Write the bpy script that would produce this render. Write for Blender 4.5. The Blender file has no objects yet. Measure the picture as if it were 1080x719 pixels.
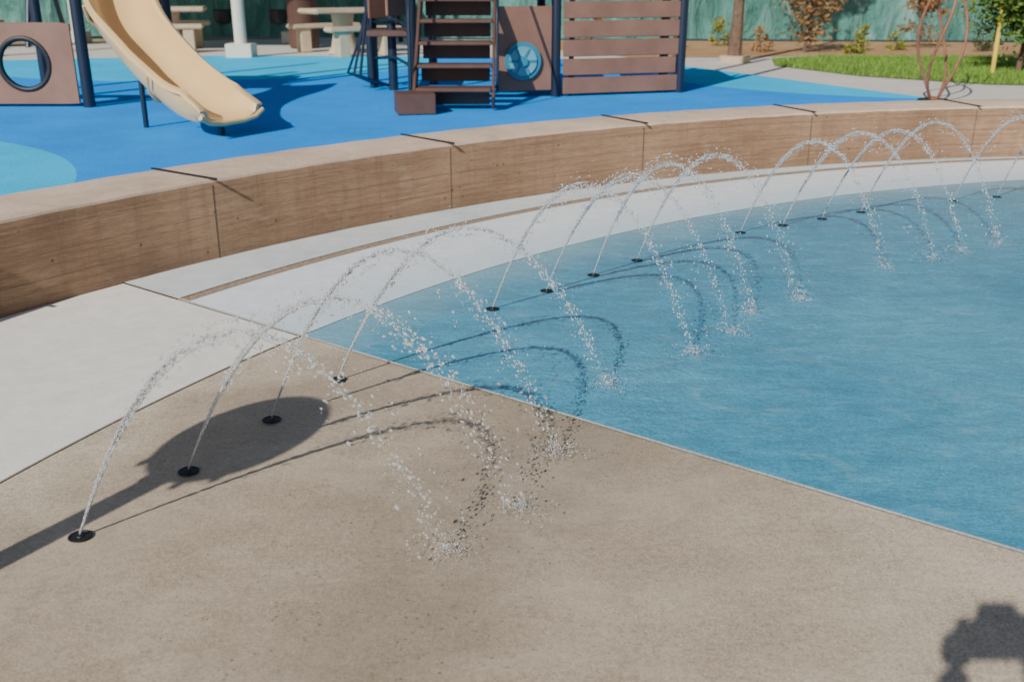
import bpy, bmesh, math, random
import numpy as np
from mathutils import Vector, Matrix, Euler
random.seed(7); rng=np.random.default_rng(11)
D=bpy.data; SC=bpy.context.scene; COL=SC.collection
CX,CY=6.54,-0.11
PG=0.42                      # playground level
SUN_EL=math.radians(33.0); SDIR=Vector((.506,.863,0)).normalized()

# ------------------------------------------------------------ materials
def mk(name):
    m=D.materials.new(name); m.use_nodes=True; nt=m.node_tree
    return m,nt,nt.nodes['Principled BSDF']
def N(nt,t,**k):
    n=nt.nodes.new(t)
    for a,b in k.items():
        if a in n.inputs.keys(): n.inputs[a].default_value=b
        else: setattr(n,a,b)
    return n
def noise(nt,vec,scale,detail=4,rough=.6,dist=0):
    n=N(nt,'ShaderNodeTexNoise'); n.inputs['Scale'].default_value=scale; n.inputs['Detail'].default_value=detail
    n.inputs['Roughness'].default_value=rough; n.inputs['Distortion'].default_value=dist
    if vec is not None: nt.links.new(vec,n.inputs['Vector'])
    return n
def ramp(nt,fac,stops):
    r=N(nt,'ShaderNodeValToRGB'); nt.links.new(fac,r.inputs[0]); e=r.color_ramp.elements
    while len(e)<len(stops): e.new(.5)
    for i,(p,c) in enumerate(stops):
        e[i].position=p; e[i].color=(c,c,c,1) if not hasattr(c,'__len__') else (*c[:3],1)
    return r
def mix(nt,fac,a,b,mode='MIX'):
    m=N(nt,'ShaderNodeMix'); m.data_type='RGBA'; m.blend_type=mode
    for s,v in ((0,fac),(6,a),(7,b)):
        if hasattr(v,'is_output'): nt.links.new(v,m.inputs[s])
        elif hasattr(v,'__len__'): m.inputs[s].default_value=(*v[:3],1)
        else: m.inputs[s].default_value=v
    return m.outputs[2]
def math_(nt,op,a,b=0.0,clamp=False):
    m=N(nt,'ShaderNodeMath'); m.operation=op; m.use_clamp=clamp
    for i,v in enumerate((a,b)):
        if hasattr(v,'is_output'): nt.links.new(v,m.inputs[i])
        else: m.inputs[i].default_value=v
    return m.outputs[0]
def bump(nt,b,h,strength=.3,dist=.01,prev=None):
    n=N(nt,'ShaderNodeBump'); n.inputs['Strength'].default_value=strength; n.inputs['Distance'].default_value=dist
    nt.links.new(h,n.inputs['Height'])
    if prev is not None: nt.links.new(prev,n.inputs['Normal'])
    nt.links.new(n.outputs[0],b.inputs['Normal']); return n.outputs[0]
def objvec(nt,sx=1,sy=1,sz=1,rz=0):
    t=N(nt,'ShaderNodeTexCoord'); m=N(nt,'ShaderNodeMapping')
    m.inputs['Scale'].default_value=(sx,sy,sz); m.inputs['Rotation'].default_value=(0,0,rz)
    nt.links.new(t.outputs['Object'],m.inputs[0]); return m.outputs[0]
def simple(name,col,rough=.5,var=.15,scale=6,spec=.5,metal=0,bs=.0,bscale=80):
    m,nt,b=mk(name); v=objvec(nt)
    n=noise(nt,v,scale,5)
    lo=tuple(c*(1-var) for c in col); hi=tuple(min(1,c*(1+var)) for c in col)
    r=ramp(nt,n.outputs[0],[(.3,lo),(.7,hi)]); nt.links.new(r.outputs[0],b.inputs['Base Color'])
    b.inputs['Roughness'].default_value=rough; b.inputs['Metallic'].default_value=metal
    b.inputs['Specular IOR Level'].default_value=spec
    if bs>0:
        n2=noise(nt,v,bscale,4); bump(nt,b,n2.outputs[0],bs,.01)
    return m
def radius_node(nt):
    g=N(nt,'ShaderNodeNewGeometry'); s=N(nt,'ShaderNodeVectorMath'); s.operation='SUBTRACT'
    nt.links.new(g.outputs['Position'],s.inputs[0]); s.inputs[1].default_value=(CX,CY,0)
    l=N(nt,'ShaderNodeVectorMath'); l.operation='LENGTH'; nt.links.new(s.outputs[0],l.inputs[0])
    return l.outputs['Value']
def ring_mask(nt,r,lo0,lo1,hi0,hi1,vec,wob=.5):
    n=noise(nt,vec,2.2,5,.65); off=math_(nt,'MULTIPLY',math_(nt,'SUBTRACT',n.outputs[0],.5),wob*2)
    rr=math_(nt,'ADD',r,off)
    a=N(nt,'ShaderNodeMapRange'); a.inputs[1].default_value=lo0; a.inputs[2].default_value=lo1; nt.links.new(rr,a.inputs[0])
    b=N(nt,'ShaderNodeMapRange'); b.inputs[1].default_value=hi0; b.inputs[2].default_value=hi1
    b.inputs[3].default_value=1; b.inputs[4].default_value=0; nt.links.new(rr,b.inputs[0])
    return math_(nt,'MULTIPLY',a.outputs[0],b.outputs[0])

def concrete(name,c1,c2,wet=False,speck=.35,rough=.75,bs=.35,blotch=1.2,inner_tint=None,stain=0):
    m,nt,b=mk(name); v=objvec(nt)
    big=noise(nt,v,blotch,6,.6,.4); mid=noise(nt,v,9,6,.65); fine=noise(nt,v,140,3,.7)
    base=ramp(nt,big.outputs[0],[(.32,c1),(.68,c2)]).outputs[0]
    mm=ramp(nt,mid.outputs[0],[(.3,.90),(.7,1.1)]).outputs[0]; base=mix(nt,.8,base,mm,'MULTIPLY')
    ff=ramp(nt,fine.outputs[0],[(.36,1-speck*1.3),(.5,1.0),(.66,1+speck)]).outputs[0]; base=mix(nt,.8,base,ff,'MULTIPLY')
    vo=N(nt,'ShaderNodeTexVoronoi'); vo.inputs['Scale'].default_value=95; nt.links.new(v,vo.inputs['Vector'])
    pk=ramp(nt,vo.outputs['Distance'],[(.10,.0),(.2,1.)]).outputs[0]
    sel=noise(nt,v,23,3); selr=ramp(nt,sel.outputs[0],[(.5,0.),(.62,1.)]).outputs[0]
    inv=math_(nt,'SUBTRACT',1,pk); sp=math_(nt,'MULTIPLY',inv,selr)
    base=mix(nt,math_(nt,'MULTIPLY',sp,.55),base,tuple(c*.35 for c in c1))
    if stain>0:
        sn=noise(nt,v,2.6,9,.72,.9); sr=ramp(nt,sn.outputs[0],[(.52,0.),(.66,1.)]).outputs[0]
        base=mix(nt,math_(nt,'MULTIPLY',sr,stain),base,tuple(c*.62 for c in c1))
    if inner_tint is not None:
        r=radius_node(nt); w=ring_mask(nt,r,8.0,8.5,8.95,9.35,v,.18)
        base=mix(nt,math_(nt,'MULTIPLY',w,.6),base,inner_tint)
    if wet:
        r=radius_node(nt)
        f2=noise(nt,v,48,4,.75)
        base=mix(nt,.9,base,ramp(nt,f2.outputs[0],[(.34,.70),(.5,1.0),(.68,1.22)]).outputs[0],'MULTIPLY')
        w=ring_mask(nt,r,5.4,7.0,8.45,8.85,v,.5)
        base=mix(nt,math_(nt,'MULTIPLY',w,.42),base,tuple(c*.50*k for c,k in zip(c1,(1.10,1,.80))))
        st=noise(nt,objvec(nt,1.0,1.5,1,-.35),1.9,9,.72,.5)
        sm=ramp(nt,st.outputs[0],[(.46,0.),(.68,1.)]).outputs[0]
        base=mix(nt,math_(nt,'MULTIPLY',sm,.34),base,tuple(min(1,c*1.25) for c in c2))
        dk=noise(nt,objvec(nt,1.2,1,1,.9),3.3,9,.75,.6); dkm=ramp(nt,dk.outputs[0],[(.50,0.),(.66,1.)]).outputs[0]
        base=mix(nt,math_(nt,'MULTIPLY',dkm,.26),base,tuple(c*.50 for c in c1))
        w3=ring_mask(nt,r,6.85,7.1,7.35,7.75,v,.22)
        base=mix(nt,math_(nt,'MULTIPLY',w3,.30),base,tuple(c*.36 for c in c1))
        w2=ring_mask(nt,r,6.6,7.0,7.6,8.3,v,.15)
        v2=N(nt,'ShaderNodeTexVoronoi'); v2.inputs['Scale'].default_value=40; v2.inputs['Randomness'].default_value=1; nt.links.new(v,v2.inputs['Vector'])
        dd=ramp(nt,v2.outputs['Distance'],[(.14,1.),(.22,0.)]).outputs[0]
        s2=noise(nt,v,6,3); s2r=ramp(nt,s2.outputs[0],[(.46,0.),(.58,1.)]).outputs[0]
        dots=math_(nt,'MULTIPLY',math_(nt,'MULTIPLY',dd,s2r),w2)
        base=mix(nt,math_(nt,'MULTIPLY',dots,.75),base,tuple(c*.28 for c in c1))  # small dark dots scattered over the ring where the jets land
        rn=ramp(nt,w,[(0.,rough),(1.,.26)]).outputs[0]; nt.links.new(rn,b.inputs['Roughness'])
    else: b.inputs['Roughness'].default_value=rough
    nt.links.new(base,b.inputs['Base Color'])
    b.inputs['Specular IOR Level'].default_value=.4
    p=bump(nt,b,fine.outputs[0],bs,.004); bump(nt,b,mid.outputs[0],bs*.5,.008,p)
    return m

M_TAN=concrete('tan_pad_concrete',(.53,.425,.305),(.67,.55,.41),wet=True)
M_DRY=concrete('dry_white_concrete',(.86,.81,.72),(.93,.885,.80),speck=.09,bs=.2,stain=.10)
M_WALK=concrete('walk_concrete',(.64,.58,.50),(.74,.68,.60),speck=.08,bs=.1)
M_STEP=concrete('white_step_paint',(.84,.89,.91),(.90,.93,.94),speck=.07,bs=.15,rough=.45,inner_tint=(.58,.76,.82),stain=.14)
M_STEP2=concrete('grey_step_paint',(.62,.67,.66),(.74,.78,.77),speck=.10,bs=.2,rough=.6,stain=.25)
M_EDGE=concrete('joint_edge',(.60,.52,.42),(.70,.62,.52),speck=.3)

def blue_pad():
    m,nt,b=mk('blue_pad_paint'); v=objvec(nt)
    big=noise(nt,v,.7,6,.62,.5); mid=noise(nt,objvec(nt,1,2.4,1,.5),5,7,.7,.6); fine=noise(nt,v,120,3,.7)
    base=ramp(nt,big.outputs[0],[(.3,(.050,.285,.440)),(.7,(.105,.410,.570))]).outputs[0]
    base=mix(nt,.8,base,ramp(nt,mid.outputs[0],[(.3,.74),(.72,1.26)]).outputs[0],'MULTIPLY')
    base=mix(nt,.8,base,ramp(nt,fine.outputs[0],[(.32,.68),(.5,1.),(.68,1.42)]).outputs[0],'MULTIPLY')
    st=noise(nt,objvec(nt,1,1,1),3.5,8,.75,1.4)
    sm=ramp(nt,st.outputs[0],[(.54,0.),(.70,1.)]).outputs[0]
    base=mix(nt,math_(nt,'MULTIPLY',sm,.38),base,(.33,.57,.66))
    ln=noise(nt,objvec(nt,.5,5,1,-.55),1.6,7,.7,.7); lm=ramp(nt,ln.outputs[0],[(.50,0.),(.66,1.)]).outputs[0]
    base=mix(nt,math_(nt,'MULTIPLY',lm,.22),base,(.02,.16,.27))
    r=radius_node(nt); ww=ring_mask(nt,r,8.35,8.9,9,9.5,v,.25)
    base=mix(nt,math_(nt,'MULTIPLY',ww,.6),base,(.38,.61,.68))
    nt.links.new(base,b.inputs['Base Color'])
    rn=ramp(nt,mid.outputs[0],[(.3,.10),(.7,.36)]).outputs[0]; nt.links.new(rn,b.inputs['Roughness'])
    b.inputs['Specular IOR Level'].default_value=.55
    rip=noise(nt,objvec(nt,1,2.2,1,.7),13,6,.65,1.0)
    w3=ring_mask(nt,r,6.5,7.0,7.4,7.9,v,.2)
    chop=noise(nt,v,34,4,.6,.4); chp=math_(nt,'MULTIPLY',chop.outputs[0],w3)
    p=bump(nt,b,fine.outputs[0],.25,.003); p=bump(nt,b,rip.outputs[0],.5,.011,p); bump(nt,b,chp,.6,.012,p)
    return m
M_BLUE=blue_pad()

def wallface():
    m,nt,b=mk('board_formed_concrete'); t=N(nt,'ShaderNodeUVMap'); 
    def mp(sx,sy):
        q=N(nt,'ShaderNodeMapping'); q.inputs['Scale'].default_value=(sx,sy,1); nt.links.new(t.outputs[0],q.inputs[0]); return q.outputs[0]
    g=noise(nt,mp(1.0,13),2.4,9,.72,2.6); g2=noise(nt,mp(3,70),3,5,.7,.8); big=noise(nt,mp(.8,1.6),1.3,6,.6)
    wv=N(nt,'ShaderNodeTexWave'); wv.wave_type='BANDS'; wv.bands_direction='Y'; wv.inputs['Scale'].default_value=1.3; wv.inputs['Distortion'].default_value=18; wv.inputs['Detail'].default_value=6; wv.inputs['Detail Scale'].default_value=.5; wv.inputs['Detail Roughness'].default_value=.75
    nt.links.new(mp(.35,5),wv.inputs['Vector'])
    base=ramp(nt,big.outputs[0],[(.3,(.33,.185,.10)),(.7,(.56,.35,.21))]).outputs[0]
    base=mix(nt,.9,base,ramp(nt,g.outputs[0],[(.3,.45),(.46,.98),(.54,.72),(.72,1.3)]).outputs[0],'MULTIPLY')
    base=mix(nt,.45,base,ramp(nt,wv.outputs[0],[(.0,.68),(.25,1.),(1.,1.1)]).outputs[0],'MULTIPLY')
    base=mix(nt,.7,base,ramp(nt,g2.outputs[0],[(.3,.7),(.7,1.22)]).outputs[0],'MULTIPLY')
    dr=noise(nt,mp(7,.55),2.2,6,.6,.2); base=mix(nt,math_(nt,'MULTIPLY',ramp(nt,dr.outputs[0],[(.52,0.),(.70,1.)]).outputs[0],.38),base,(.20,.115,.065))
    ef=noise(nt,mp(2.2,3.2),1.7,8,.7,.6); base=mix(nt,math_(nt,'MULTIPLY',ramp(nt,ef.outputs[0],[(.56,0.),(.74,1.)]).outputs[0],.35),base,(.62,.47,.34))
    sep=N(nt,'ShaderNodeSeparateXYZ'); nt.links.new(t.outputs[0],sep.inputs[0])
    fr=math_(nt,'FRACT',math_(nt,'MULTIPLY',sep.outputs[1],1/.135)); ln=math_(nt,'LESS_THAN',fr,.035)
    base=mix(nt,math_(nt,'MULTIPLY',ln,.22),base,(.12,.065,.035))
    vo=N(nt,'ShaderNodeTexVoronoi'); vo.inputs['Scale'].default_value=9; nt.links.new(mp(1,1),vo.inputs['Vector'])
    hole=ramp(nt,vo.outputs['Distance'],[(.05,1.),(.08,0.)]).outputs[0]
    base=mix(nt,math_(nt,'MULTIPLY',hole,.7),base,(.05,.03,.02))
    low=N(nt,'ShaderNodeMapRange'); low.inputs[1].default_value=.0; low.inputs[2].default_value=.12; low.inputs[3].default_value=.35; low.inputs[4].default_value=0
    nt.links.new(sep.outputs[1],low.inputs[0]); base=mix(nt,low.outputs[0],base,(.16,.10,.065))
    nt.links.new(base,b.inputs['Base Color']); b.inputs['Roughness'].default_value=.8
    h=math_(nt,'SUBTRACT',math_(nt,'ADD',g.outputs[0],math_(nt,'MULTIPLY',g2.outputs[0],.5)),math_(nt,'ADD',math_(nt,'MULTIPLY',ln,.6),hole))
    h=math_(nt,'ADD',h,math_(nt,'MULTIPLY',wv.outputs[0],.15))
    bump(nt,b,h,.8,.014); return m
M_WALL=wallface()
M_WTOP=concrete('wall_top_concrete',(.61,.435,.305),(.75,.565,.425),speck=.20,bs=.25,blotch=2,stain=.30)
M_DARK=simple('black_metal',(.015,.015,.017),.5)
M_JOINT=simple('joint_sealant',(.14,.095,.07),.8)
M_JOINT2=simple('pale_joint_sealant',(.40,.32,.24),.8)  # paler sealant tone for the curved pad joint
M_DRAIN=simple('drain_grate',(.30,.22,.155),.7,.35,40)
M_NAVY=simple('navy_powdercoat',(.012,.022,.045),.35,.1)
M_BROWN=simple('brown_panel_plastic',(.26,.135,.09),.5,.16,3)
M_BROWN2=simple('brown_deck',(.11,.055,.042),.6,.15)
M_SLIDE=simple('tan_slide_plastic',(.82,.55,.25),.22,.06,3)
M_TEAL=simple('teal_plastic',(.03,.22,.32),.4)
M_TEAL2=simple('pale_teal_plastic',(.14,.40,.48),.4)
M_CREAM=simple('cream_paint',(.72,.66,.54),.5,.05)
M_CONC2=simple('cast_tan_concrete',(.56,.44,.30),.8,.12)
M_CORTEN=simple('weathered_copper_steel',(.28,.12,.065),.6,.3,12,metal=.2)
M_BARK=simple('bark',(.15,.095,.06),.9,.35,14,bs=.6,bscale=30)
M_STAKE=simple('yellow_stake_wood',(.78,.56,.08),.7)
def leafmat(name,cols):
    m,nt,b=mk(name); o=noise(nt,objvec(nt),5,3)
    st=[(.3+.4*i/(len(cols)-1),c) for i,c in enumerate(cols)]
    nt.links.new(ramp(nt,o.outputs[0],st).outputs[0],b.inputs['Base Color']); b.inputs['Roughness'].default_value=.6
    return m
M_LEAF=leafmat('green_leaves',[(.055,.13,.015),(.16,.25,.04)])
M_LEAFB=leafmat('dry_leaves',[(.17,.10,.03),(.42,.21,.08)])
M_LEAFD=leafmat('olive_leaves',[(.03,.05,.02),(.08,.10,.03)])
M_LEAFY=leafmat('yellow_green_leaves',[(.12,.15,.02),(.34,.32,.05)])

def rubber():
    m,nt,b=mk('blue_rubber_surfacing'); g=N(nt,'ShaderNodeNewGeometry'); pos=g.outputs['Position']
    fac=None
    for (x,y,r) in [(-5.6,5.3,3.0),(-4.6,16.2,3.4),(-9.4,12,2.2),(5.0,13.9,3.1),(11,11,3)]:
        s=N(nt,'ShaderNodeVectorMath'); s.operation='DISTANCE'; nt.links.new(pos,s.inputs[0]); s.inputs[1].default_value=(x,y,PG)
        lt=math_(nt,'LESS_THAN',s.outputs['Value'],r); fac=lt if fac is None else math_(nt,'MAXIMUM',fac,lt)
    fine=noise(nt,pos,110,2,.7); big=noise(nt,pos,1.3,7,.65)
    c=mix(nt,fac,(.006,.305,.88),(.006,.54,.90))
    c=mix(nt,.8,c,ramp(nt,fine.outputs[0],[(.3,.62),(.7,1.4)]).outputs[0],'MULTIPLY')
    c=mix(nt,.8,c,ramp(nt,big.outputs[0],[(.3,.86),(.7,1.14)]).outputs[0],'MULTIPLY')
    nt.links.new(c,b.inputs['Base Color']); b.inputs['Roughness'].default_value=.9; b.inputs['Specular IOR Level'].default_value=.1
    bump(nt,b,fine.outputs[0],.4,.004); return m
M_RUB=rubber()
M_GRASSG=simple('lawn_soil',(.12,.19,.03),.9,.3,4)
M_BLADE=leafmat('grass_blades',[(.11,.23,.02),(.21,.35,.045)])
def dirt(name,a,bc,chips):
    m,nt,b=mk(name); g=N(nt,'ShaderNodeNewGeometry'); pos=g.outputs['Position']
    n=noise(nt,pos,.9,7,.65); f=noise(nt,pos,chips,4,.7)
    c=ramp(nt,n.outputs[0],[(.3,a),(.7,bc)]).outputs[0]; c=mix(nt,.9,c,ramp(nt,f.outputs[0],[(.3,.55),(.7,1.4)]).outputs[0],'MULTIPLY')
    nt.links.new(c,b.inputs['Base Color']); b.inputs['Roughness'].default_value=.95; bump(nt,b,f.outputs[0],.6,.03); return m
M_DIRT=dirt('dry_earth',(.30,.20,.12),(.42,.31,.20),6)
M_MULCH=dirt('bark_mulch',(.40,.20,.08),(.58,.36,.18),22)
def shadecloth():
    m,nt,b=mk('green_shade_cloth')
    n=noise(nt,objvec(nt,1.6,1,.6,.3),1.3,6,.65,1.2); 
    c=ramp(nt,n.outputs[0],[(.3,(.045,.18,.15)),(.5,(.09,.26,.22)),(.7,(.17,.37,.33))]).outputs[0]
    nt.links.new(c,b.inputs['Base Color']); b.inputs['Roughness'].default_value=.7
    bump(nt,b,n.outputs[0],1,.35); return m
M_CLOTH=shadecloth()

# ------------------------------------------------------------ mesh helpers
def obj(name,verts,faces,mats,parent=None,smooth=False,midx=None,uv=None):
    me=D.meshes.new(name); me.from_pydata([tuple(v) for v in verts],[],faces)
    if not isinstance(mats,(list,tuple)): mats=[mats]
    for m in mats: me.materials.append(m)
    if midx is not None: me.polygons.foreach_set('material_index',midx)
    if smooth: me.polygons.foreach_set('use_smooth',[True]*len(me.polygons))
    if uv is not None:
        l=me.uv_layers.new(name='UVMap')
        for p in me.polygons:
            for li in p.loop_indices: l.data[li].uv=uv[me.loops[li].vertex_index]
    me.update(); o=D.objects.new(name,me); COL.objects.link(o)
    if parent: o.parent=parent
    return o
def empty(name,loc=(0,0,0)):
    e=D.objects.new(name,None); e.location=loc; e.empty_display_size=.2; COL.objects.link(e); return e
class Geo:
    def __init__(s): s.v=[];s.f=[];s.m=[];s.mats=[]
    def mi(s,m):
        if m not in s.mats: s.mats.append(m)
        return s.mats.index(m)
    def add(s,v,f,m):
        o=len(s.v); s.v+= [tuple(q) for q in v]; s.f+=[tuple(i+o for i in q) for q in f]; s.m+=[s.mi(m)]*len(f)
    def box(s,c,d,m,rz=0,rx=0,ry=0,bev=0.006):
        bm=bmesh.new(); bmesh.ops.create_cube(bm,size=1)
        bmesh.ops.scale(bm,vec=d,verts=bm.verts)
        if bev and min(d)>bev*3: bmesh.ops.bevel(bm,geom=bm.edges[:],offset=bev,segments=2,affect='EDGES')
        R=Euler((rx,ry,rz)).to_matrix().to_4x4(); bmesh.ops.transform(bm,matrix=Matrix.Translation(c)@R,verts=bm.verts)
        bm.verts.index_update(); s.add([v.co[:] for v in bm.verts],[[v.index for v in f.verts] for f in bm.faces],m); bm.free()
    def tube(s,pts,r,m,n=10,closed=False):
        pts=[Vector(p) for p in pts]; rs=r if hasattr(r,'__len__') else [r]*len(pts); vs=[];fs=[]
        up=Vector((0,0,1)); prev=None
        for i,p in enumerate(pts):
            if closed: t=pts[(i+1)%len(pts)]-pts[i-1]
            else: t=pts[min(i+1,len(pts)-1)]-pts[max(i-1,0)]
            t.normalize()
            if prev is None:
                a=up if abs(t.z)<.9 else Vector((1,0,0)); x=t.cross(a).normalized()
            else:
                x=(prev-t*prev.dot(t)); x=x.normalized() if x.length>1e-6 else t.orthogonal().normalized()
            prev=x; y=t.cross(x)
            for k in range(n):
                a=2*math.pi*k/n; vs.append(p+(x*math.cos(a)+y*math.sin(a))*rs[i])
        L=len(pts)
        for i in range(L if closed else L-1):
            j=(i+1)%L
            for k in range(n): fs.append((i*n+k,i*n+(k+1)%n,j*n+(k+1)%n,j*n+k))
        if not closed: fs.append(tuple(range(n))[::-1]); fs.append(tuple((L-1)*n+k for k in range(n)))
        s.add(vs,fs,m)
    def lathe(s,c,prof,m,n=32):
        vs=[];fs=[]
        for (r,z) in prof:
            for k in range(n): a=2*math.pi*k/n; vs.append((c[0]+r*math.cos(a),c[1]+r*math.sin(a),c[2]+z))
        for i in range(len(prof)-1):
            for k in range(n): fs.append((i*n+k,i*n+(k+1)%n,(i+1)*n+(k+1)%n,(i+1)*n+k))
        fs.append(tuple(range(n))[::-1]); fs.append(tuple((len(prof)-1)*n+k for k in range(n))); s.add(vs,fs,m)
    def out(s,name,parent=None,smooth=False):
        o=obj(name,s.v,s.f,s.mats,parent,False,s.m)
        if smooth:
            o.data.polygons.foreach_set('use_smooth',[True]*len(o.data.polygons))
            try:
                o.data.set_sharp_from_angle(angle=math.radians(40))
            except Exception: pass
        return o
def pol(r,th,z=0): return (CX+r*math.cos(th),CY+r*math.sin(th),z)
rad=math.radians

# ------------------------------------------------------------ pad floor
LA=Vector((-1.07,4.53)); LU=Vector((1.52+1.07,2.56-4.53)).normalized()
def line_hit(R):
    d=LA-Vector((CX,CY)); b=d.dot(LU); c=d.dot(d)-R*R; q=math.sqrt(b*b-c)
    res=[]
    for t in (-b-q,-b+q):
        p=LA+LU*t; res.append(math.atan2(p.y-CY,p.x-CX))
    return res
def wallR(th):
    d=math.degrees(th)%360
    if d<99: k=9.87
    elif d<152: k=9.87+(d-99)*.0088
    elif d<300: k=10.336
    else: k=10.336+(9.87-10.336)*(d-300)/60
    return k
def sector(name,rfs,a0f,a1f,z,mat,n=260,nr=3):
    vs=[];fs=[]
    for j in range(nr+1):
        for i in range(n+1):
            t=i/n
            if not callable(rfs[1]): r=rfs[0]+( rfs[1]-rfs[0])*j/nr
            else: r=rfs[0]+(rfs[1](a0f(10)+(a1f(10)-a0f(10))*t)-rfs[0])*j/nr
            a=a0f(r)+(a1f(r)-a0f(r))*t; vs.append(pol(r,a,z))
    for j in range(nr):
        for i in range(n): q=j*(n+1)+i; fs.append((q,q+1,q+n+2,q+n+1))
    return obj(name,vs,fs,mat)
hitL=lambda R: line_hit(R)[0]
hitR=lambda R: line_hit(R)[1]
vs=[pol(0,0,0)]+[pol(8.84,2*math.pi*i/360,0) for i in range(360)]
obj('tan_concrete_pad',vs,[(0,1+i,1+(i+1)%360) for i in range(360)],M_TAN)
obj('pad_subslab_ground',[pol(10.6,2*math.pi*i/180,-.03) for i in range(180)],[tuple(range(180))],M_JOINT)
aL,aR=hitL(8.84),hitR(8.84)
n=200; vs=[pol(8.835,aL+(aR-aL)*i/n,.004) for i in range(n+1)]
obj('blue_splash_pad',vs,[tuple(range(n+1))[::-1]],M_BLUE)
sector('white_pad_border',(8.842,9.725),hitL,hitR,.004,M_STEP)
sector('drain_channel',(9.725,9.805),hitL,hitR,-.012,M_DARK,nr=1)
sector('grey_pad_border',(9.805,lambda a:wallR(a)+.02),hitL,hitR,.008,M_STEP2)
sector('white_concrete_paving',(8.842,lambda a:wallR(a)+.02),lambda R:hitL(R)+.0006,lambda R:hitR(R)+2*math.pi-.0006,.002,M_DRY)
G=Geo()
a=hitL(9.76)-.001; 
for k in range(1500):
    th=a-k*.0022
    if th<rad(40): break
    c=pol(9.765,th,-.002); G.box(c,(.074,.0135,.012),M_DRAIN,rz=th,bev=0)
for R in (9.73,9.80):
    pts=[pol(R,a-(a-rad(40))*i/300,.001) for i in range(301)]
    G.tube(pts,.006,M_DRAIN,4)
G.out('drain_grate')
p0=LA+LU*(-1.35); p1=LA+LU*9
nrm=Vector((-LU.y,LU.x)); w=.007
vs=[(p0+nrm*w).to_3d(),(p0-nrm*w).to_3d(),(p1-nrm*w).to_3d(),(p1+nrm*w).to_3d()]
for q in vs: q.z=.0105
obj('pad_joint_line',vs,[(0,1,2,3)],M_EDGE)
aa=[hitL(8.84)+ (rad(215)-hitL(8.84))*i/120 for i in range(121)]
vs=[pol(8.842,t,.0055) for t in aa]+[pol(8.848,t,.0055) for t in aa]
obj('pad_curved_joint',vs,[(i,i+1,122+i,121+i) for i in range(120)],M_JOINT2)

# ------------------------------------------------------------ wall
WT=.57; WH=.49
def build_wall():
    n=1080; vs=[];fs=[];mi=[];uvd=[]
    prof=[(0,-.02),(0,WH-.02),(.006,WH-.006),(.02,WH),(WT-.02,WH),(WT,WH-.02),(WT,.0)]
    P=len(prof)
    for i in range(n):
        th=2*math.pi*i/n; R=wallR(th)
        for (dr,z) in prof:
            j1=.0015*math.sin(th*97)+.001*math.sin(th*231+2)
            vs.append(pol(R+dr+j1,th,z+(.0015*math.sin(th*140+dr*5) if z>.3 else 0))); uvd.append((th*10.2,z if dr<.1 else z+dr))
    for i in range(n):
        j=(i+1)%n
        for k in range(P-1):
            fs.append((i*P+k,i*P+k+1,j*P+k+1,j*P+k)); mi.append(0 if k in(0,5) else 1)
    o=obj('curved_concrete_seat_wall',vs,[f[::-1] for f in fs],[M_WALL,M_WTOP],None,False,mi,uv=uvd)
    o.data.polygons.foreach_set('use_smooth',[True]*len(fs))
    o.data.set_sharp_from_angle(angle=rad(30))
    return o
wall=build_wall()
G=Geo(); G2=Geo()
for d in [144.2+10.5*2,144.2+10.5,144.2,133.4,122.7,112.6,102.6,92.5,82]:
    th=rad(d); R=wallR(th)
    G2.box(pol(R-.0010,th,WH/2-.02),(.005,.006,WH-.03),M_JOINT,rz=th,bev=0)
    G2.box(pol(R+WT/2,th,WH-.001),(WT-.05,.006,.008),M_JOINT,rz=th,bev=0)
    G.box(pol(R+WT/2-.02,th,WH+.0065),(WT+.05,.020,.010),M_DARK,rz=th,bev=.002)
G2.out('wall_joint_filler',parent=wall); G.out('skate_stop_strap',parent=wall)

# ------------------------------------------------------------ ground outside
def ringgrid(name,z,mat,rmax):
    rs=[0,.5,2,6,rmax]; n=240; vs=[];fs=[]
    for j,r in enumerate(rs):
        for i in range(n):
            th=2*math.pi*i/n; vs.append(pol(wallR(th)+WT-.03+r,th,z))
    for j in range(len(rs)-1):
        for i in range(n): q=(i+1)%n; fs.append((j*n+i,(j+1)*n+i,(j+1)*n+q,j*n+q))
    return obj(name,vs,fs,mat)
ringgrid('concrete_walkway',PG-.012,M_WALK,15)
rs=[14.5,60,200,900]; vs=[];fs=[];n=120
for r in rs:
    for i in range(n): th=2*math.pi*i/n; vs.append(pol(wallR(th)+WT-.03+r,th,PG-.03))
for j in range(3):
    for i in range(n): q=(i+1)%n; fs.append((j*n+i,(j+1)*n+i,(j+1)*n+q,j*n+q))
obj('ground',vs,fs,M_DIRT)
def poly(name,pts,z,mat):
    return obj(name,[(x,y,z) for x,y in pts],[tuple(range(len(pts)))],mat)
inner=[]
for i in range(90):
    th=rad(100.5+i*(200-100.5)/89); inner.append(pol(wallR(th)+WT+.0,th)[:2])
outer=[(-14,-6),(-15,6),(-12.5,12.5),(-9,16),(-5,17.3),(-1.5,17.2),(1.0,16.6),(2.3,15.6),(3.1,14.0),(3.7,12.6),(4.3,11.3),(4.55,10.75)]
poly('blue_rubber_playground_surface',inner+outer,PG,M_RUB)
lawn=[(3.9,15.3),(4.6,13.6),(5.8,12.45),(8.5,11.9),(13,11),(18,9),(20,15),(14,17.0),(8.3,17.2),(5.2,17.4),(4.2,16.7)]
poly('lawn',lawn,PG-.006,M_GRASSG)
mul=[(2.0,17.0),(4.0,17.1),(5.2,17.55),(8.3,17.4),(14,17.2),(20,15.4),(24,18),(10,21.5),(0,22),(-1,21.4),(.8,19)]
poly('mulch_bed',mul,PG-.008,M_MULCH)
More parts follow.
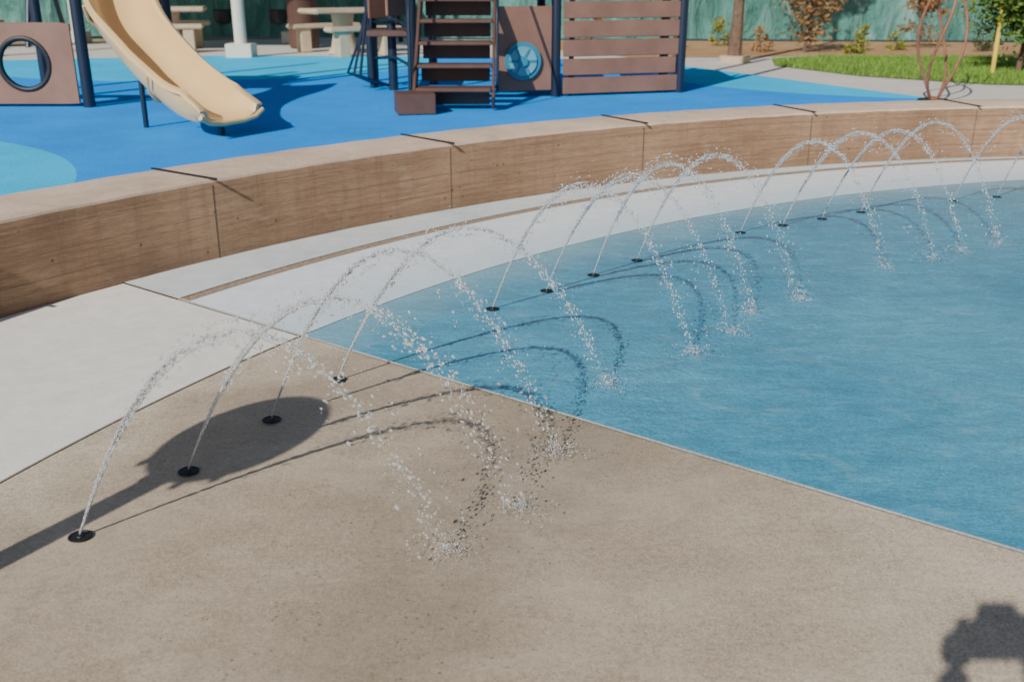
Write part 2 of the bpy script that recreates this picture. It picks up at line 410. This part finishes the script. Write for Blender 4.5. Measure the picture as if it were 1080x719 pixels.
def inpoly(x,y,P):
    c=False; j=len(P)-1
    for i in range(len(P)):
        if (P[i][1]>y)!=(P[j][1]>y) and x<(P[j][0]-P[i][0])*(y-P[i][1])/(P[j][1]-P[i][1])+P[i][0]: c=not c
        j=i
    return c
vs=[];fs=[]
while len(fs)<26000:
    x=random.uniform(3.8,13); y=random.uniform(11,17.5)
    if not inpoly(x,y,lawn): continue
    a=random.uniform(0,6.28); h=random.uniform(.03,.06); w=.006
    dx,dy=math.cos(a)*w,math.sin(a)*w; o=len(vs)
    vs+=[(x-dx,y-dy,PG-.006),(x+dx,y+dy,PG-.006),(x+random.uniform(-.03,.03),y+random.uniform(-.03,.03),PG+h)]; fs.append((o,o+1,o+2))
obj('lawn_grass',vs,fs,M_BLADE)

# ------------------------------------------------------------ nozzles and jets
noz=[(-1.32,2.66),(-1.12,3.09),(-.93,3.52),(-.74,3.93),(-.10,4.90),(.19,5.22),(.47,5.53),(.76,5.85),
     (1.54,6.56),(1.88,6.77),(2.21,6.97),(2.56,7.19)]
for d in (112.2,109.2,106.1,103.0,96.3,93.2,90.1,87.0): noz.append(pol(8.31,rad(d))[:2])
G=Geo()
for (x,y) in noz:
    G.lathe((x,y,.0045),[(.036,0),(.036,.002),(.033,.003),(.030,.003),(.028,.001),(.0,.001)],M_DARK,28)
    G.lathe((x,y,.0052),[(.013,0),(.011,.004),(.006,.005)],M_DARK,12)
G.out('spray_nozzle_ring',smooth=True)

def watermat():
    m,nt,b=mk('water'); b.inputs['Base Color'].default_value=(.96,.98,1,1)
    b.inputs['Roughness'].default_value=.02; b.inputs['IOR'].default_value=1.33
    b.inputs['Transmission Weight'].default_value=.74; b.inputs['Specular IOR Level'].default_value=1.0
    return m
M_WATER=watermat()
def ico(sub):
    bm=bmesh.new(); bmesh.ops.create_icosphere(bm,subdivisions=sub,radius=1); bm.verts.index_update()
    v=np.array([q.co[:] for q in bm.verts]); f=np.array([[q.index for q in t.verts] for t in bm.faces]); bm.free(); return v,f
ICO={1:ico(1),2:ico(2)}
def drops(P,Rr,V,sub,stretch):
    bv,bf=ICO[sub]; n=len(P)
    vv=bv[None,:,:]*Rr[:,None,None]*(1+.22*rng.standard_normal((n,1,3)).clip(-1.5,1.5))
    dots=(vv*V[:,None,:]).sum(2,keepdims=True)
    vv=vv+V[:,None,:]*dots*(stretch[:,None,None]-1)
    vv=vv+P[:,None,:]
    ff=bf[None,:,:]+(np.arange(n)*len(bv))[:,None,None]
    return vv.reshape(-1,3),ff.reshape(-1,3)
LANDS={0:(-.19,2.56,0),1:(.02,2.82,0),2:(.16,3.22,0),3:(.40,3.84,0)}
def jet(idx,x,y):
    th=math.atan2(y-CY,x-CX); near=idx<8
    rl=7.20+random.uniform(-.06,.06); land=Vector(pol(rl,th+random.uniform(-.006,.004)))
    if idx in LANDS: land=Vector(LANDS[idx])
    S=Vector((x,y,.012)); d=(land-S); d.z=0; H=.69+random.uniform(-.03,.03)
    if idx==1: H=.66
    side=Vector((-d.y,d.x,0)).normalized()
    dA=np.array(d); sA=np.array(side); S0=np.array(S)
    g=Geo()
    for s in range(5):
        hh=H*(1+random.uniform(-.03,.03)); sp=random.uniform(-.03,.03); sc=1+random.uniform(-.025,.025)
        tm=random.uniform(.24,.50); nn=90; ph=random.uniform(0,6); pts=[];rr=[]
        for i in range(nn):
            t=tm*i/(nn-1); q=S0+dA*t*sc+np.array([0,0,4*hh*t*(1-t)])+sA*sp*t
            wob=.0006+.009*t; q=q+sA*math.sin(i*1.3+ph)*wob*.5+np.array([math.cos(i*1.7+ph),0,0])*wob*.4
            pts.append(q); rr.append((.0038*(1-.65*i/nn))*(1+.65*math.sin(i*2.1+ph*2)*min(1,i/16))*(1 if i<nn-3 else .5))
        g.tube(pts,rr,M_WATER,6)
    v=np.array(g.v); quads=[f for f in g.f]
    Ps=[];Rs=[];Vs=[]
    ntr=9 if near else 6
    for k in range(ntr):
        core=k<3
        hh=H*(1+(.010 if core else .05)*rng.standard_normal()); sp=(.014 if core else .07)*rng.standard_normal(); sc=1+(.010 if core else .05)*rng.standard_normal()
        nd=int((330 if core else 55)*(1 if near else .85))
        t=np.sort(.14+.86*rng.random(nd)**1.25); t=t+.006*np.sin(t*90+k*2)
        s=.0020+.0095*t**2
        P=S0+np.outer(t,dA)*sc+np.outer(4*hh*t*(1-t),[0,0,1])+np.outer(sp*t,sA)+rng.standard_normal((nd,3))*s[:,None]
        R=(.0014+.0034*rng.random(nd)**2.2)*(1 if near else 1.15)*(1-.12*t)
        vel=np.outer(np.ones(nd),dA)+np.outer(4*hh*(1-2*t),[0,0,1]); vel/=np.linalg.norm(vel,axis=1)[:,None]
        Ps.append(P);Rs.append(R);Vs.append(vel)
    nd=80 if near else 35; t=.3+.7*rng.random(nd); hh=H*(1+.07*rng.standard_normal(nd))
    P=S0+np.outer(t*(1+.06*rng.standard_normal(nd)),dA)+np.outer(4*hh*t*(1-t),[0,0,1])+np.outer(.09*rng.standard_normal(nd)*t,sA)
    Ps.append(P);Rs.append(.0010+.0012*rng.random(nd)); Vs.append(np.tile([0,0,1.],(nd,1)))
    P=np.concatenate(Ps);R=np.concatenate(Rs);V=np.concatenate(Vs); keep=P[:,2]>.004; P,R,V=P[keep],R[keep],V[keep]
    a,b=drops(P,R,V,2 if idx<4 else 1,1.0+1.0*rng.random(len(P)))
    ns=150 if near else 80
    rr=.006+.040*np.abs(rng.standard_normal(ns)); aa=rng.random(ns)*6.283
    Lp=np.array(land); zz=np.abs(rng.standard_normal(ns))*.030*np.exp(-rr*12)+.0055
    P2=np.stack([Lp[0]+rr*np.cos(aa),Lp[1]+rr*np.sin(aa),zz],1); R2=.0008+.0014*rng.random(ns)
    vd=np.stack([np.cos(aa)*.5,np.sin(aa)*.5,np.ones(ns)],1)
    for q in range(10):
        az=random.uniform(0,6.28); k=random.randint(4,8); tt=np.linspace(.15,1,k); L=random.uniform(.05,.15); hz=random.uniform(.02,.06)
        P3=np.stack([Lp[0]+L*tt*math.cos(az),Lp[1]+L*tt*math.sin(az),4*hz*tt*(1-tt)+.006],1)
        P2=np.concatenate([P2,P3]); R2=np.concatenate([R2,.0012+.0012*rng.random(k)]); vd=np.concatenate([vd,np.tile([math.cos(az),math.sin(az),.6],(k,1))])
    vd/=np.linalg.norm(vd,axis=1)[:,None]
    a2,b2=drops(P2,R2,vd,1,1+1.5*rng.random(len(P2)))
    allv=np.concatenate([v,a,a2]); faces=quads+[tuple(q) for q in (b+len(v)).tolist()]+[tuple(q) for q in (b2+len(v)+len(a)).tolist()]
    return obj('water_jet',allv.tolist(),faces,M_WATER,None,True)
for i,(x,y) in enumerate(noz): jet(i,x,y)

# ------------------------------------------------------------ playground
def post(G,x,y,z1,r=.057,z0=PG-.02,m=M_NAVY):
    G.lathe((x,y,z0),[(r,0),(r,z1-z0),(r*.9,z1-z0+.02),(r*.4,z1-z0+.035)],m,20)
T=empty('play_tower_with_slide',(-4.5,10.8,PG))
def fin(G,name,par,smooth=True):
    o=G.out(name,None,smooth); o.parent=par; o.matrix_parent_inverse=Matrix.Translation([-c for c in par.location]); return o
G=Geo()
for x,y in [(-4.20,10.11),(-5.32,10.15),(-3.75,11.35),(-4.05,11.75),(-5.32,11.7)]: post(G,x,y,3.4)
post(G,-3.13,8.64,.80,.022)
fin(G,'posts',T)
G=Geo(); G.box((-4.6,10.95,1.78),(1.5,1.55,.07),M_BROWN2); fin(G,'deck',T)
def hole_panel(x0,x1,z0,z1,y,cx,cz,r,th,G):
    n=48; outr=[];inn=[]
    for i in range(n):
        a=2*math.pi*i/n; c,s=math.cos(a),math.sin(a)
        inn.append((cx+r*c,cz+r*s))
        k=min(((x1-cx) if c>0 else (cx-x0))/max(abs(c),1e-6),((z1-cz) if s>0 else (cz-z0))/max(abs(s),1e-6)); outr.append((cx+k*c,cz+k*s))
    vs=[];fs=[]
    for yy in (y-th/2,y+th/2):
        vs+=[(p[0],yy,p[1]) for p in outr]+[(p[0],yy,p[1]) for p in inn]
    for i in range(n):
        j=(i+1)%n
        fs+=[(i,j,n+j,n+i),(2*n+i,3*n+i,3*n+j,2*n+j),(n+i,n+j,3*n+j,3*n+i),(i,2*n+i,2*n+j,j)]
    G.add(vs,fs,M_BROWN)
    G.tube([(cx+r*math.cos(2*math.pi*i/n),y,cz+r*math.sin(2*math.pi*i/n)) for i in range(n)],.030,M_DARK,10,True)
G=Geo(); hole_panel(-5.26,-4.30,.45,1.22,10.13,-4.79,.83,.245,.03,G)
G.box((-4.78,10.13,2.25),(.96,.03,.8),M_BROWN)
fin(G,'crawl_hole_panel',T)
cps=[(-2.22,8.05,.56),(-2.47,8.20,.57),(-2.73,8.42,.68),(-3.02,8.68,.87),(-3.33,9.02,1.13),(-3.52,9.42,1.40),(-3.60,9.85,1.66),(-3.72,10.35,1.84)]
def cat(p,t):
    n=len(p)-1; f=t*n; i=min(int(f),n-1); u=f-i
    P=[Vector(p[max(0,min(n,i+k))]) for k in (-1,0,1,2)]
    return .5*((2*P[1])+(-P[0]+P[2])*u+(2*P[0]-5*P[1]+4*P[2]-P[3])*u*u+(-P[0]+3*P[1]-3*P[2]+P[3])*u**3)
def slide():
    n=60; W=.27;Hh=.24
    inner=[(-W-.035,Hh-.03),(-W-.03,Hh+.0),(-W,Hh+.012),(-W+.03,Hh-.01),(-W+.05,.10),(-W+.11,.03),(-.08,0),(.08,0),(W-.11,.03),(W-.05,.10),(W-.03,Hh-.01),(W,Hh+.012),(W+.03,Hh),(W+.035,Hh-.03)]
    outer=[(W+.0,Hh-.04),(W-.02,.08),(W-.09,-.01),(0,-.035),(-W+.09,-.01),(-W+.02,.08),(-W,Hh-.04)]
    pr=inner+outer; P=len(pr); vs=[];fs=[]
    for i in range(n+1):
        t=i/n; c=cat(cps,t); d=(cat(cps,min(1,t+.01))-cat(cps,max(0,t-.01))).normalized()
        s=d.cross(Vector((0,0,1))).normalized(); u=s.cross(d)
        sc=min(1,.40+t*5)
        for a,b in pr: 
            bb=b*(sc if b>0 else 1); vs.append(c+s*a*(1+.12*max(0,1-t*8))+u*bb)
    for i in range(n):
        for k in range(P): fs.append((i*P+k,(i+1)*P+k,(i+1)*P+(k+1)%P,i*P+(k+1)%P))
    fs.append(tuple(range(P))); fs.append(tuple(n*P+k for k in range(P))[::-1])
    G=Geo(); G.add(vs,fs,M_SLIDE); 
    for t in (.30,.62):
        c=cat(cps,t); d=(cat(cps,t+.01)-cat(cps,t-.01)).normalized(); s=d.cross(Vector((0,0,1))).normalized(); u=s.cross(d)
        G.tube([c+s*a*1.05+u*(b-.012) for a,b in [(W+.03,Hh-.02),(W+.0,.08),(W-.08,-.01),(0,-.035),(-W+.08,-.01),(-W,.08),(-W-.03,Hh-.02)]],.012,M_SLIDE,6)
    c=cat(cps,0); d=(cat(cps,.01)-c).normalized(); s=d.cross(Vector((0,0,1))).normalized()
    G.tube([c+s*a*1.12+Vector((0,0,z)) for a,z in [(-.30,.05),(-.22,.0),(-.1,-.018),(.1,-.018),(.22,0),(.30,.05)]],.022,M_SLIDE,10)
    G.tube([(-2.36,8.18,PG),(-2.36,8.18,.54)],.03,M_NAVY,10)
    return G
fin(slide(),'spiral_slide',T)

T2=empty('climbing_structure',(0.2,11.4,PG))
G=Geo()
for x,y in [(-1.62,12.08),(-1.36,11.75),(-1.04,10.78),(.47,11.08),(1.88,11.5),(.35,12.6),(1.9,12.9),(-.95,12.4),(-1.75,10.9+1.9)]: post(G,x,y,3.3,.052)
fin(G,'posts',T2)
G=Geo()
G.box((-.3,11.65,1.50),(1.3,1.5,.07),M_BROWN2); G.box((1.15,12.1,1.72),(1.4,1.5,.07),M_BROWN2)
G.box((-1.36,11.95,1.05),(.5,.9,.06),M_BROWN2)
fin(G,'decks',T2)
G=Geo()
for i in range(5):
    z=.62+.2*i; y=9.86+.235*i
    G.box((-.56,y,z),(.72,.27,.035),M_BROWN2); G.box((-.56,y+.12,z-.09),(.68,.015,.14),M_BROWN2,bev=.003)
for x in (-.94,-.18):
    G.box((x,10.33,.98),(.03,1.5,.17),M_BROWN2,rx=math.atan2(.2,.235))
G.box((-.92,9.62,.52),(.36,.34,.19),M_BROWN2,rz=.2); 
for x in (-.98,-.14):
    G.tube([(x,9.92,.6),(x,9.92,1.25),(x,9.98,1.38),(x,10.95,2.3)],.015,M_NAVY,8)
fin(G,'stairs',T2)
G=Geo()
ang=math.atan2(.15,.62)
G.box((.14,10.98,.92),(.58,.03,.86),M_BROWN,rz=ang)
G.box((.14,10.98,1.72),(.58,.03,.6),M_BROWN,rz=ang)
G.box((-.60,11.02,1.92),(.78,.03,.55),M_BROWN,rz=.05)
G.box((-1.2,11.3,1.55),(.55,.03,.6),M_BROWN,rz=1.1)
G.box((-1.5,11.9,1.45),(.36,.03,.5),M_BROWN,rz=.9)
fin(G,'panels',T2)
G=Geo()
def disc(c,r,t,m,rz,n=40):
    R=Matrix.Rotation(rz,3,'Z'); vs=[];fs=[]
    for dy in (-t/2,t/2):
        for i in range(n):
            a=2*math.pi*i/n; vs.append(Vector(c)+R@Vector((r*math.cos(a),dy,r*math.sin(a))))
    for i in range(n): j=(i+1)%n; fs.append((i,n+i,n+j,j))
    fs.append(tuple(range(n))); fs.append(tuple(n+i for i in range(n))[::-1]); G.add(vs,fs,m)
disc((.115,10.935,.80),.195,.04,M_TEAL,ang); disc((.115,10.91,.80),.15,.03,M_TEAL2,ang); disc((.115,10.89,.80),.05,.05,M_TEAL,ang)
for i in range(6):
    a=i*math.pi/3; G.box((.115+.1*math.cos(a),10.893+.1*math.cos(a)*.24,.80+.1*math.sin(a)),(.09,.012,.022),M_TEAL,rz=ang,ry=-a,bev=0)
fin(G,'activity_wheel',T2)
G=Geo()
a=Vector((.55,11.06,0)); b=Vector((1.80,11.47,0)); dd=(b-a); an=math.atan2(dd.y,dd.x)
for i in range(7):
    z=.53+i*.195; ext=(.10,.02,.12,.06,.13,.08,.12)[i]; c=(a+b)/2+dd.normalized()*ext/2; G.box((c.x,c.y,z),(dd.length+ext,.035,.172),M_BROWN,rz=an)
for t in (.08,.9): 
    c=a+dd*t; G.box((c.x-.01,c.y+.045,1.12),(.05,.04,1.42),M_NAVY,rz=an)
c=b+Vector((.1,.30,0)); 
for i in range(7): G.box((c.x,c.y,.53+i*.195),(.5,.035,.172),M_BROWN,rz=1.15)
fin(G,'slatted_climbing_wall',T2)
G=Geo()
for k in range(3): G.tube([(-1.60+.1*k,12.05-.13*k,.46),(-1.9+.1*k,11.9-.2*k,.6),(-1.75+.05*k,12-.1*k,1.0+.1*k),(-1.5,12.0,1.9)],.018,M_NAVY,8)
for z in (.75,1.15): G.tube([(-1.62,12.08,z),(-1.3,11.5,z+.05),(-1.04,10.78,z)],.016,M_NAVY,8)
fin(G,'climber_rungs',T2)

T4=empty('swing_set',(-5.5,20.6,PG)); G=Geo()
for x in (-9.2,-2.3):
    for dy in (-.9,.9): G.tube([(x,20.6+dy,PG-.02),(x,20.6,2.85)],.05,M_NAVY,12)
G.tube([(-9.4,20.6,2.85),(-2.1,20.6,2.85)],.055,M_NAVY,12)
for x in (-8.2,-7.1,-5.7,-4.6,-3.3):
    for s in (-.16,.16): G.tube([(x+s,20.6,2.82),(x+s*.9,20.6,1.05)],.008,M_DARK,5)
    G.lathe((x,20.6,.78),[(.06,0),(.15,.04),(.18,.14),(.17,.27),(.19,.29),(.155,.29),(.14,.14),(.05,.06)],M_DARK,18)
fin(G,'frame_and_bucket_seats',T4)

T3=empty('shade_canopy',(-4.5,17,PG)); G=Geo()
for x,y in [(-4.47,17.1),(-8.9,17.1),(-4.47,21.3),(-8.9,21.3)]:
    G.box((x,y,PG+.1),(.42,.42,.22),M_CREAM); G.lathe((x,y,PG),[(.10,0),(.10,3.0),(.09,3.02)],M_CREAM,20)
G.add([(-9.6,16.4,3.4),(-3.8,16.4,3.4),(-3.8,21.7,3.4),(-9.6,21.7,3.4),(-6.7,19,4.5)],[(0,1,4),(1,2,4),(2,3,4),(3,0,4)],M_CLOTH)
fin(G,'canopy',T3)
def picnic(x,y,rz):
    e=empty('picnic_table',(x,y,PG)); e.rotation_euler=(0,0,rz); G=Geo()
    G.lathe((0,0,0),[(.3,0),(.22,.1),(.16,.4),(.2,.66)],M_CONC2,20); G.box((0,0,.70),(1.3,.8,.08),M_CONC2,bev=.02)
    for s in (-1,1):
        G.box((0,s*.78,.43),(1.3,.32,.08),M_CONC2,bev=.02); G.box((-.4,s*.78,.2),(.18,.24,.4),M_CONC2); G.box((.4,s*.78,.2),(.18,.24,.4),M_CONC2)
    G.out('table_and_benches',e,True)
for q in [(-6.2,18.9,.2),(-2.9,17.9,.6),(-10.5,19.5,.1)]: picnic(*q)
G=Geo(); G.lathe((-3.9,19.5,PG),[(.26,0),(.28,.05),(.28,.85),(.30,.88),(.22,.95),(.1,1.0)],M_BROWN2,24)
G.out('trash_receptacle',smooth=True)

# ------------------------------------------------------------ fence with shade cloth
def fence(pts,h=1.9):
    e=empty('shade_cloth_fence',(*pts[0],PG)); inv=[-c for c in e.location]
    vs=[];fs=[];G=Geo()
    tot=0
    for a,b in zip(pts[:-1],pts[1:]):
        a=Vector(a);b=Vector(b); L=(b-a).length; nn=int(L/.12); nz=10; o=len(vs); nr=Vector((-(b-a).y,(b-a).x)).normalized()
        for i in range(nn+1):
            p=a+(b-a)*i/nn; u=L*i/nn+tot
            sag=.05*abs(math.sin(u*math.pi/3))
            for k in range(nz+1):
                z=k/nz; d=.05*math.sin(u*2.1+z*2)+.04*math.sin(u*.9+z*5)+.03*math.sin(u*5.3-z*7)
                d*=.3+.7*math.sin(math.pi*z)
                vs.append((p.x+nr.x*d,p.y+nr.y*d,PG+.03+z*(h-.05-sag)))
        for i in range(nn):
            for k in range(nz): q=o+i*(nz+1)+k; fs.append((q,q+nz+1,q+nz+2,q+1))
        m=int(L/3)
        for i in range(m+1):
            p=a+(b-a)*i/m+nr*.12; G.tube([(p.x,p.y,PG-.05),(p.x,p.y,PG+h+.02)],.03,M_CREAM,8)
        G.tube([(a.x+nr.x*.08,a.y+nr.y*.08,PG+h),(b.x+nr.x*.08,b.y+nr.y*.08,PG+h)],.02,M_CREAM,6); tot+=L
    o=obj('shade_cloth',vs,fs,M_CLOTH,None,True); o.parent=e; o.matrix_parent_inverse=Matrix.Translation(inv)
    o=G.out('posts_and_rail'); o.parent=e; o.matrix_parent_inverse=Matrix.Translation(inv)
fence([(-26,24),(-12,23.2),(0,22.2),(12,21),(26,19)])

# ------------------------------------------------------------ trees
def tree(name,x,y,h,cr,crown_z,mat,nleaf,leaf=.05,tr=.05,stakes=False,clumps=26,lean=0,z0=PG-.02):
    G=Geo()
    pts=[(x+lean*t*t+.02*math.sin(t*6),y+.02*math.cos(t*5),z0+h*t) for t in [i/8 for i in range(9)]]
    G.tube(pts,[tr*(1.25 if i==0 else 1-.8*i/9) for i in range(9)],M_BARK,9)
    cl=[]
    for i in range(clumps):
        a=random.uniform(0,6.28); zz=random.uniform(-1,1); rr=math.sqrt(max(0,1-zz*zz))*random.uniform(.35,1)
        c=Vector((x+lean+cr*rr*math.cos(a),y+cr*rr*math.sin(a),z0+crown_z+cr*1.15*zz)); cl.append((c,random.uniform(.16,.34)*cr))
        t=max(.25,min(.98,(c.z-z0-.25*cr)/h)); s=Vector((x+lean*t*t,y,z0+h*t))
        G.tube([s,(s+c)/2+Vector((0,0,-.05)),c],[tr*.35,tr*.22,tr*.08],M_BARK,5)
    for i in range(nleaf):
        c,r=random.choice(cl); d=Vector((random.gauss(0,1),random.gauss(0,1),random.gauss(0,.8)))*r*.75; p=c+d
        u=Vector((random.gauss(0,1),random.gauss(0,1),random.gauss(0,1))).normalized(); w=u.orthogonal().normalized(); L=leaf*random.uniform(.6,1.3)
        G.add([p-u*L,p+w*L*.45,p+u*L,p-w*L*.45],[(0,1,2,3)],mat)
    if stakes:
        for s in (-.42,.42):
            G.tube([(x+s,y+s*.3,z0),(x+s,y+s*.3,z0+1.5)],.03,M_STAKE,8); G.tube([(x+s,y+s*.3,z0+1.3),(x,y,z0+1.3)],.008,M_DARK,5)
    return G.out(name)
tree('young_tree',7.0,14.2,2.6,.85,1.62,M_LEAF,6500,.05,.035,True,34)
tree('young_tree',9.9,15.2,2.8,.9,2.2,M_LEAF,3000,.05,.035,True,30)
tree('dry_leaf_tree',5.15,18.2,1.9,.66,1.1,M_LEAFB,1900,.045,.03,False,34)
tree('dry_leaf_tree',7.6,19.4,1.2,.4,.6,M_LEAFB,700,.05,.025,False,16)
tree('broad_tree',3.45,16.0,6.0,1.1,5.9,M_LEAFD,3500,.07,.095,False,30)
G=Geo(); G.lathe((3.45,16.0,PG-.01),[(.24,0),(.24,.09),(.22,.10)],M_CONC2,28); G.out('concrete_tree_collar',smooth=True)
for (x,y,s,m) in [(6.3,18.6,.22,M_LEAFY),(7.0,18.9,.2,M_LEAFY),(4.4,18.4,.2,M_LEAFB),(8.4,18.5,.25,M_LEAFD),(2.9,19.2,.3,M_LEAFB),(10,19,.3,M_LEAFD),(1.6,20.5,.3,M_LEAFB),(5.9,17.9,.2,M_LEAFY),(4.0,20.2,.25,M_LEAFY)]:
    tree('shrub',x,y,s*1.3,s,s*.8,m,420,.035,.012,False,10)
for i in range(7):
    x=-30+i*10+random.uniform(-2,2); y=36+random.uniform(-4,6)
    tree('distant_tree',x,y,random.uniform(5,7),random.uniform(2.2,3.2),5.5,M_LEAFD,1200,.28,.2,False,30)

# ------------------------------------------------------------ wire sculpture
e=empty('metal_loop_sculpture',(4.42,10.68,PG)); G=Geo()
for k in range(4):
    ph=k*math.pi/2+.3; pts=[]
    for i in range(90):
        t=i/89; r=.03+.20*abs(math.sin(math.pi*(t*1.6)))**.8*(1 if t<.6 else .9); a=ph+t*math.pi*.9
        pts.append((r*math.cos(a),r*math.sin(a),t*2.1))
    G.tube(pts,.0145,M_CORTEN,8)
for z in (.02,1.31,2.09): G.lathe((0,0,z-.02),[(.05,0),(.05,.03),(.03,.04)],M_CORTEN,16)
G.lathe((0,0,-.01),[(.16,0),(.16,.02),(.15,.025)],M_DARK,24)
G.out('loops',e,True)

# ------------------------------------------------------------ spray feature left of the frame
G=Geo(); bx,by=-2.11,1.50
G.lathe((bx,by,.002),[(.11,0),(.11,.012),(.05,.02),(.045,1.2),(.05,1.21)],M_TEAL,24)
pr=[(.02,-.225)]+[(.235*math.sin(math.pi*i/20),-.222*math.cos(math.pi*i/20)) for i in range(2,19)]+[(.03,.225)]
G.lathe((bx,by,1.42),pr,M_TEAL2,36)
for k in range(8):
    a=k*math.pi/4; G.lathe((bx+.17*math.cos(a),by+.17*math.sin(a),1.27),[(.014,-.03),(.014,.02)],M_DARK,10)
G.out('ball_top_spray_post',smooth=True)

# ------------------------------------------------------------ photographer (stands behind the camera)
def photographer():
    e=empty('photographer',(0.04,-.22,.004)); e.scale=(1.05,1.0,1.055)
    M_SKIN=simple('skin',(.48,.28,.19),.5,.08); M_SHIRT=simple('shirt_cloth',(.10,.14,.22),.9,.15); M_PANT=simple('trouser_cloth',(.06,.06,.07),.9,.15); M_HAIR=simple('hair',(.035,.02,.012),.7,.3,40)
    def skin(name,J,E,mat,sub=2,root=0):
        me=D.meshes.new(name); me.from_pydata([j[:3] for j in J],E,[]); o=D.objects.new(name,me); COL.objects.link(o); o.parent=e
        me.materials.append(mat); m=o.modifiers.new('s','SKIN'); m.use_smooth_shade=True
        for i,j in enumerate(J):
            r=j[3]; rr=r if hasattr(r,'__len__') else (r,r); me.skin_vertices[0].data[i].radius=rr
        me.skin_vertices[0].data[root].use_root=True
        s=o.modifiers.new('u','SUBSURF'); s.levels=sub; s.render_levels=sub; return o
    skin('trousers',[(0,0,.95,.15),(.10,0,.86,.10),(.12,.01,.48,.065),(.13,-.01,.10,.055),(-.10,0,.86,.10),(-.12,.02,.48,.065),(-.13,.01,.10,.055)],[(0,1),(1,2),(2,3),(0,4),(4,5),(5,6)],M_PANT)
    for s in(1,-1): skin('shoe',[(s*.13,-.06,.05,.045),(s*.135,.05,.045,.048),(s*.14,.16,.035,.038)],[(0,1),(1,2)],M_DARK,root=1)
    skin('shirt',[(0,0,.98,(.155,.11)),(0,0,1.15,(.16,.12)),(0,0,1.34,(.19,.13)),(0,0,1.45,(.11,.10)),(.18,0,1.42,.075),(.23,.07,1.21,.055),(-.18,0,1.43,.08),(-.25,.08,1.24,.06)],[(0,1),(1,2),(2,3),(2,4),(4,5),(2,6),(6,7)],M_SHIRT,root=1)
    skin('neck',[(0,0,1.42,.062),(0,.01,1.52,.056)],[(0,1)],M_SKIN)
    skin('forearm',[(.23,.07,1.21,.045),(.16,.13,1.36,.040),(.06,.15,1.50,.030)],[(0,1),(1,2)],M_SKIN)
    skin('forearm',[(-.25,.08,1.24,.050),(-.20,.12,1.38,.046),(-.16,.15,1.51,.036)],[(0,1),(1,2)],M_SKIN)
    G=Geo(); bm=bmesh.new(); bmesh.ops.create_uvsphere(bm,u_segments=32,v_segments=24,radius=1)
    for v in bm.verts:
        x,y,z=v.co; w=.078*(1-.22*max(0,-z)); v.co=(x*w,y*(.098-.01*max(0,-z))+(.012*max(0,-z)),z*.118)
        if y>.9 and -.3<z<.15: v.co.y+=.018*(1-abs(x)*3 if abs(x)<.33 else 0)
    bm.verts.index_update(); hv=[(v.co.x,v.co.y+.01,v.co.z+1.62) for v in bm.verts]; hf=[[v.index for v in f.verts] for f in bm.faces]; G.add(hv,hf,M_SKIN)
    for s in(1,-1):
        G.lathe((s*.028,.10,1.635),[(.004,-.011),(.011,0),(.004,.011)],M_CREAM,12); G.lathe((s*.082,.0,1.60),[(.004,-.03),(.014,0),(.012,.02),(.004,.032)],M_SKIN,10)
    G.box((0,.102,1.565),(.045,.01,.01),simple('lips',(.35,.13,.10)),bev=.002)
    bm.free(); bm=bmesh.new(); bmesh.ops.create_uvsphere(bm,u_segments=28,v_segments=18,radius=1); bm.verts.index_update()
    hv=[(v.co.x*.100,v.co.y*.115-.008,max(v.co.z*.126,-.06+.1*v.co.y)+1.64+(.035 if v.co.y>.5 and v.co.z<.3 else 0)) for v in bm.verts]
    G.add(hv,[[v.index for v in f.verts] for f in bm.faces],M_HAIR); bm.free()
    G.out('head',e,True)
    for s,wx in ((1,.05),(-1,-.175)):
        J=[(wx,.155,1.50,.034),(wx-s*.005,.17,1.545,.045)]; E=[(0,1)]
        skin('hand',J+[(wx-s*.008,.17,1.59,.043)],E+[(1,2)],M_SKIN)
        for f in range(4):
            z=1.55+.018*f; L=(.9,1,.97,.8)[f]
            skin('finger',[(wx,.185,z,.009),(wx-s*.012,.205,z+.002,.0085),(wx-s*.03*L,.212,z+.003,.008),(wx-s*.045*L,.208,z+.004,.007)],[(0,1),(1,2),(2,3)],M_SKIN,1)
        skin('thumb',[(wx,.15,1.54,.011),(wx-s*.015,.14,1.565,.010),(wx-s*.035,.142,1.58,.009)],[(0,1),(1,2)],M_SKIN,1)
    G=Geo(); G.box((-.07,.165,1.585),(.17,.07,.12),M_DARK,bev=.02); G.box((-.09,.155,1.645),(.09,.07,.06),M_DARK,bev=.02)
    G.out('camera_body',e,True)
photographer()

# ------------------------------------------------------------ light, world, camera
w=D.worlds.new('World'); SC.world=w; w.use_nodes=True; nt=w.node_tree
sky=nt.nodes.new('ShaderNodeTexSky'); sky.sky_type='NISHITA'; sky.sun_disc=False; sky.sun_elevation=SUN_EL
az=math.atan2(-SDIR.x,-SDIR.y); sky.sun_rotation=az % (2*math.pi)
nt.links.new(sky.outputs[0],nt.nodes['Background'].inputs[0]); nt.nodes['Background'].inputs[1].default_value=.075
sun=D.lights.new('sun','SUN'); sun.energy=5.0; sun.angle=rad(.5); sun.color=(1,.97,.91)
so=D.objects.new('sun',sun); COL.objects.link(so)
ld=Vector((SDIR.x*math.cos(SUN_EL),SDIR.y*math.cos(SUN_EL),-math.sin(SUN_EL)))
so.rotation_euler=ld.to_track_quat('-Z','Y').to_euler(); so.location=(-5,-8,8)
cam=D.cameras.new('camera'); cam.sensor_width=36; cam.lens=35; cam.clip_start=.05; cam.clip_end=2000
cam.dof.use_dof=True; cam.dof.focus_distance=4.3; cam.dof.aperture_fstop=2.8
co=D.objects.new('camera',cam); co.location=(0,0,1.6); co.rotation_euler=(rad(90-19.871),0,0); COL.objects.link(co); SC.camera=co
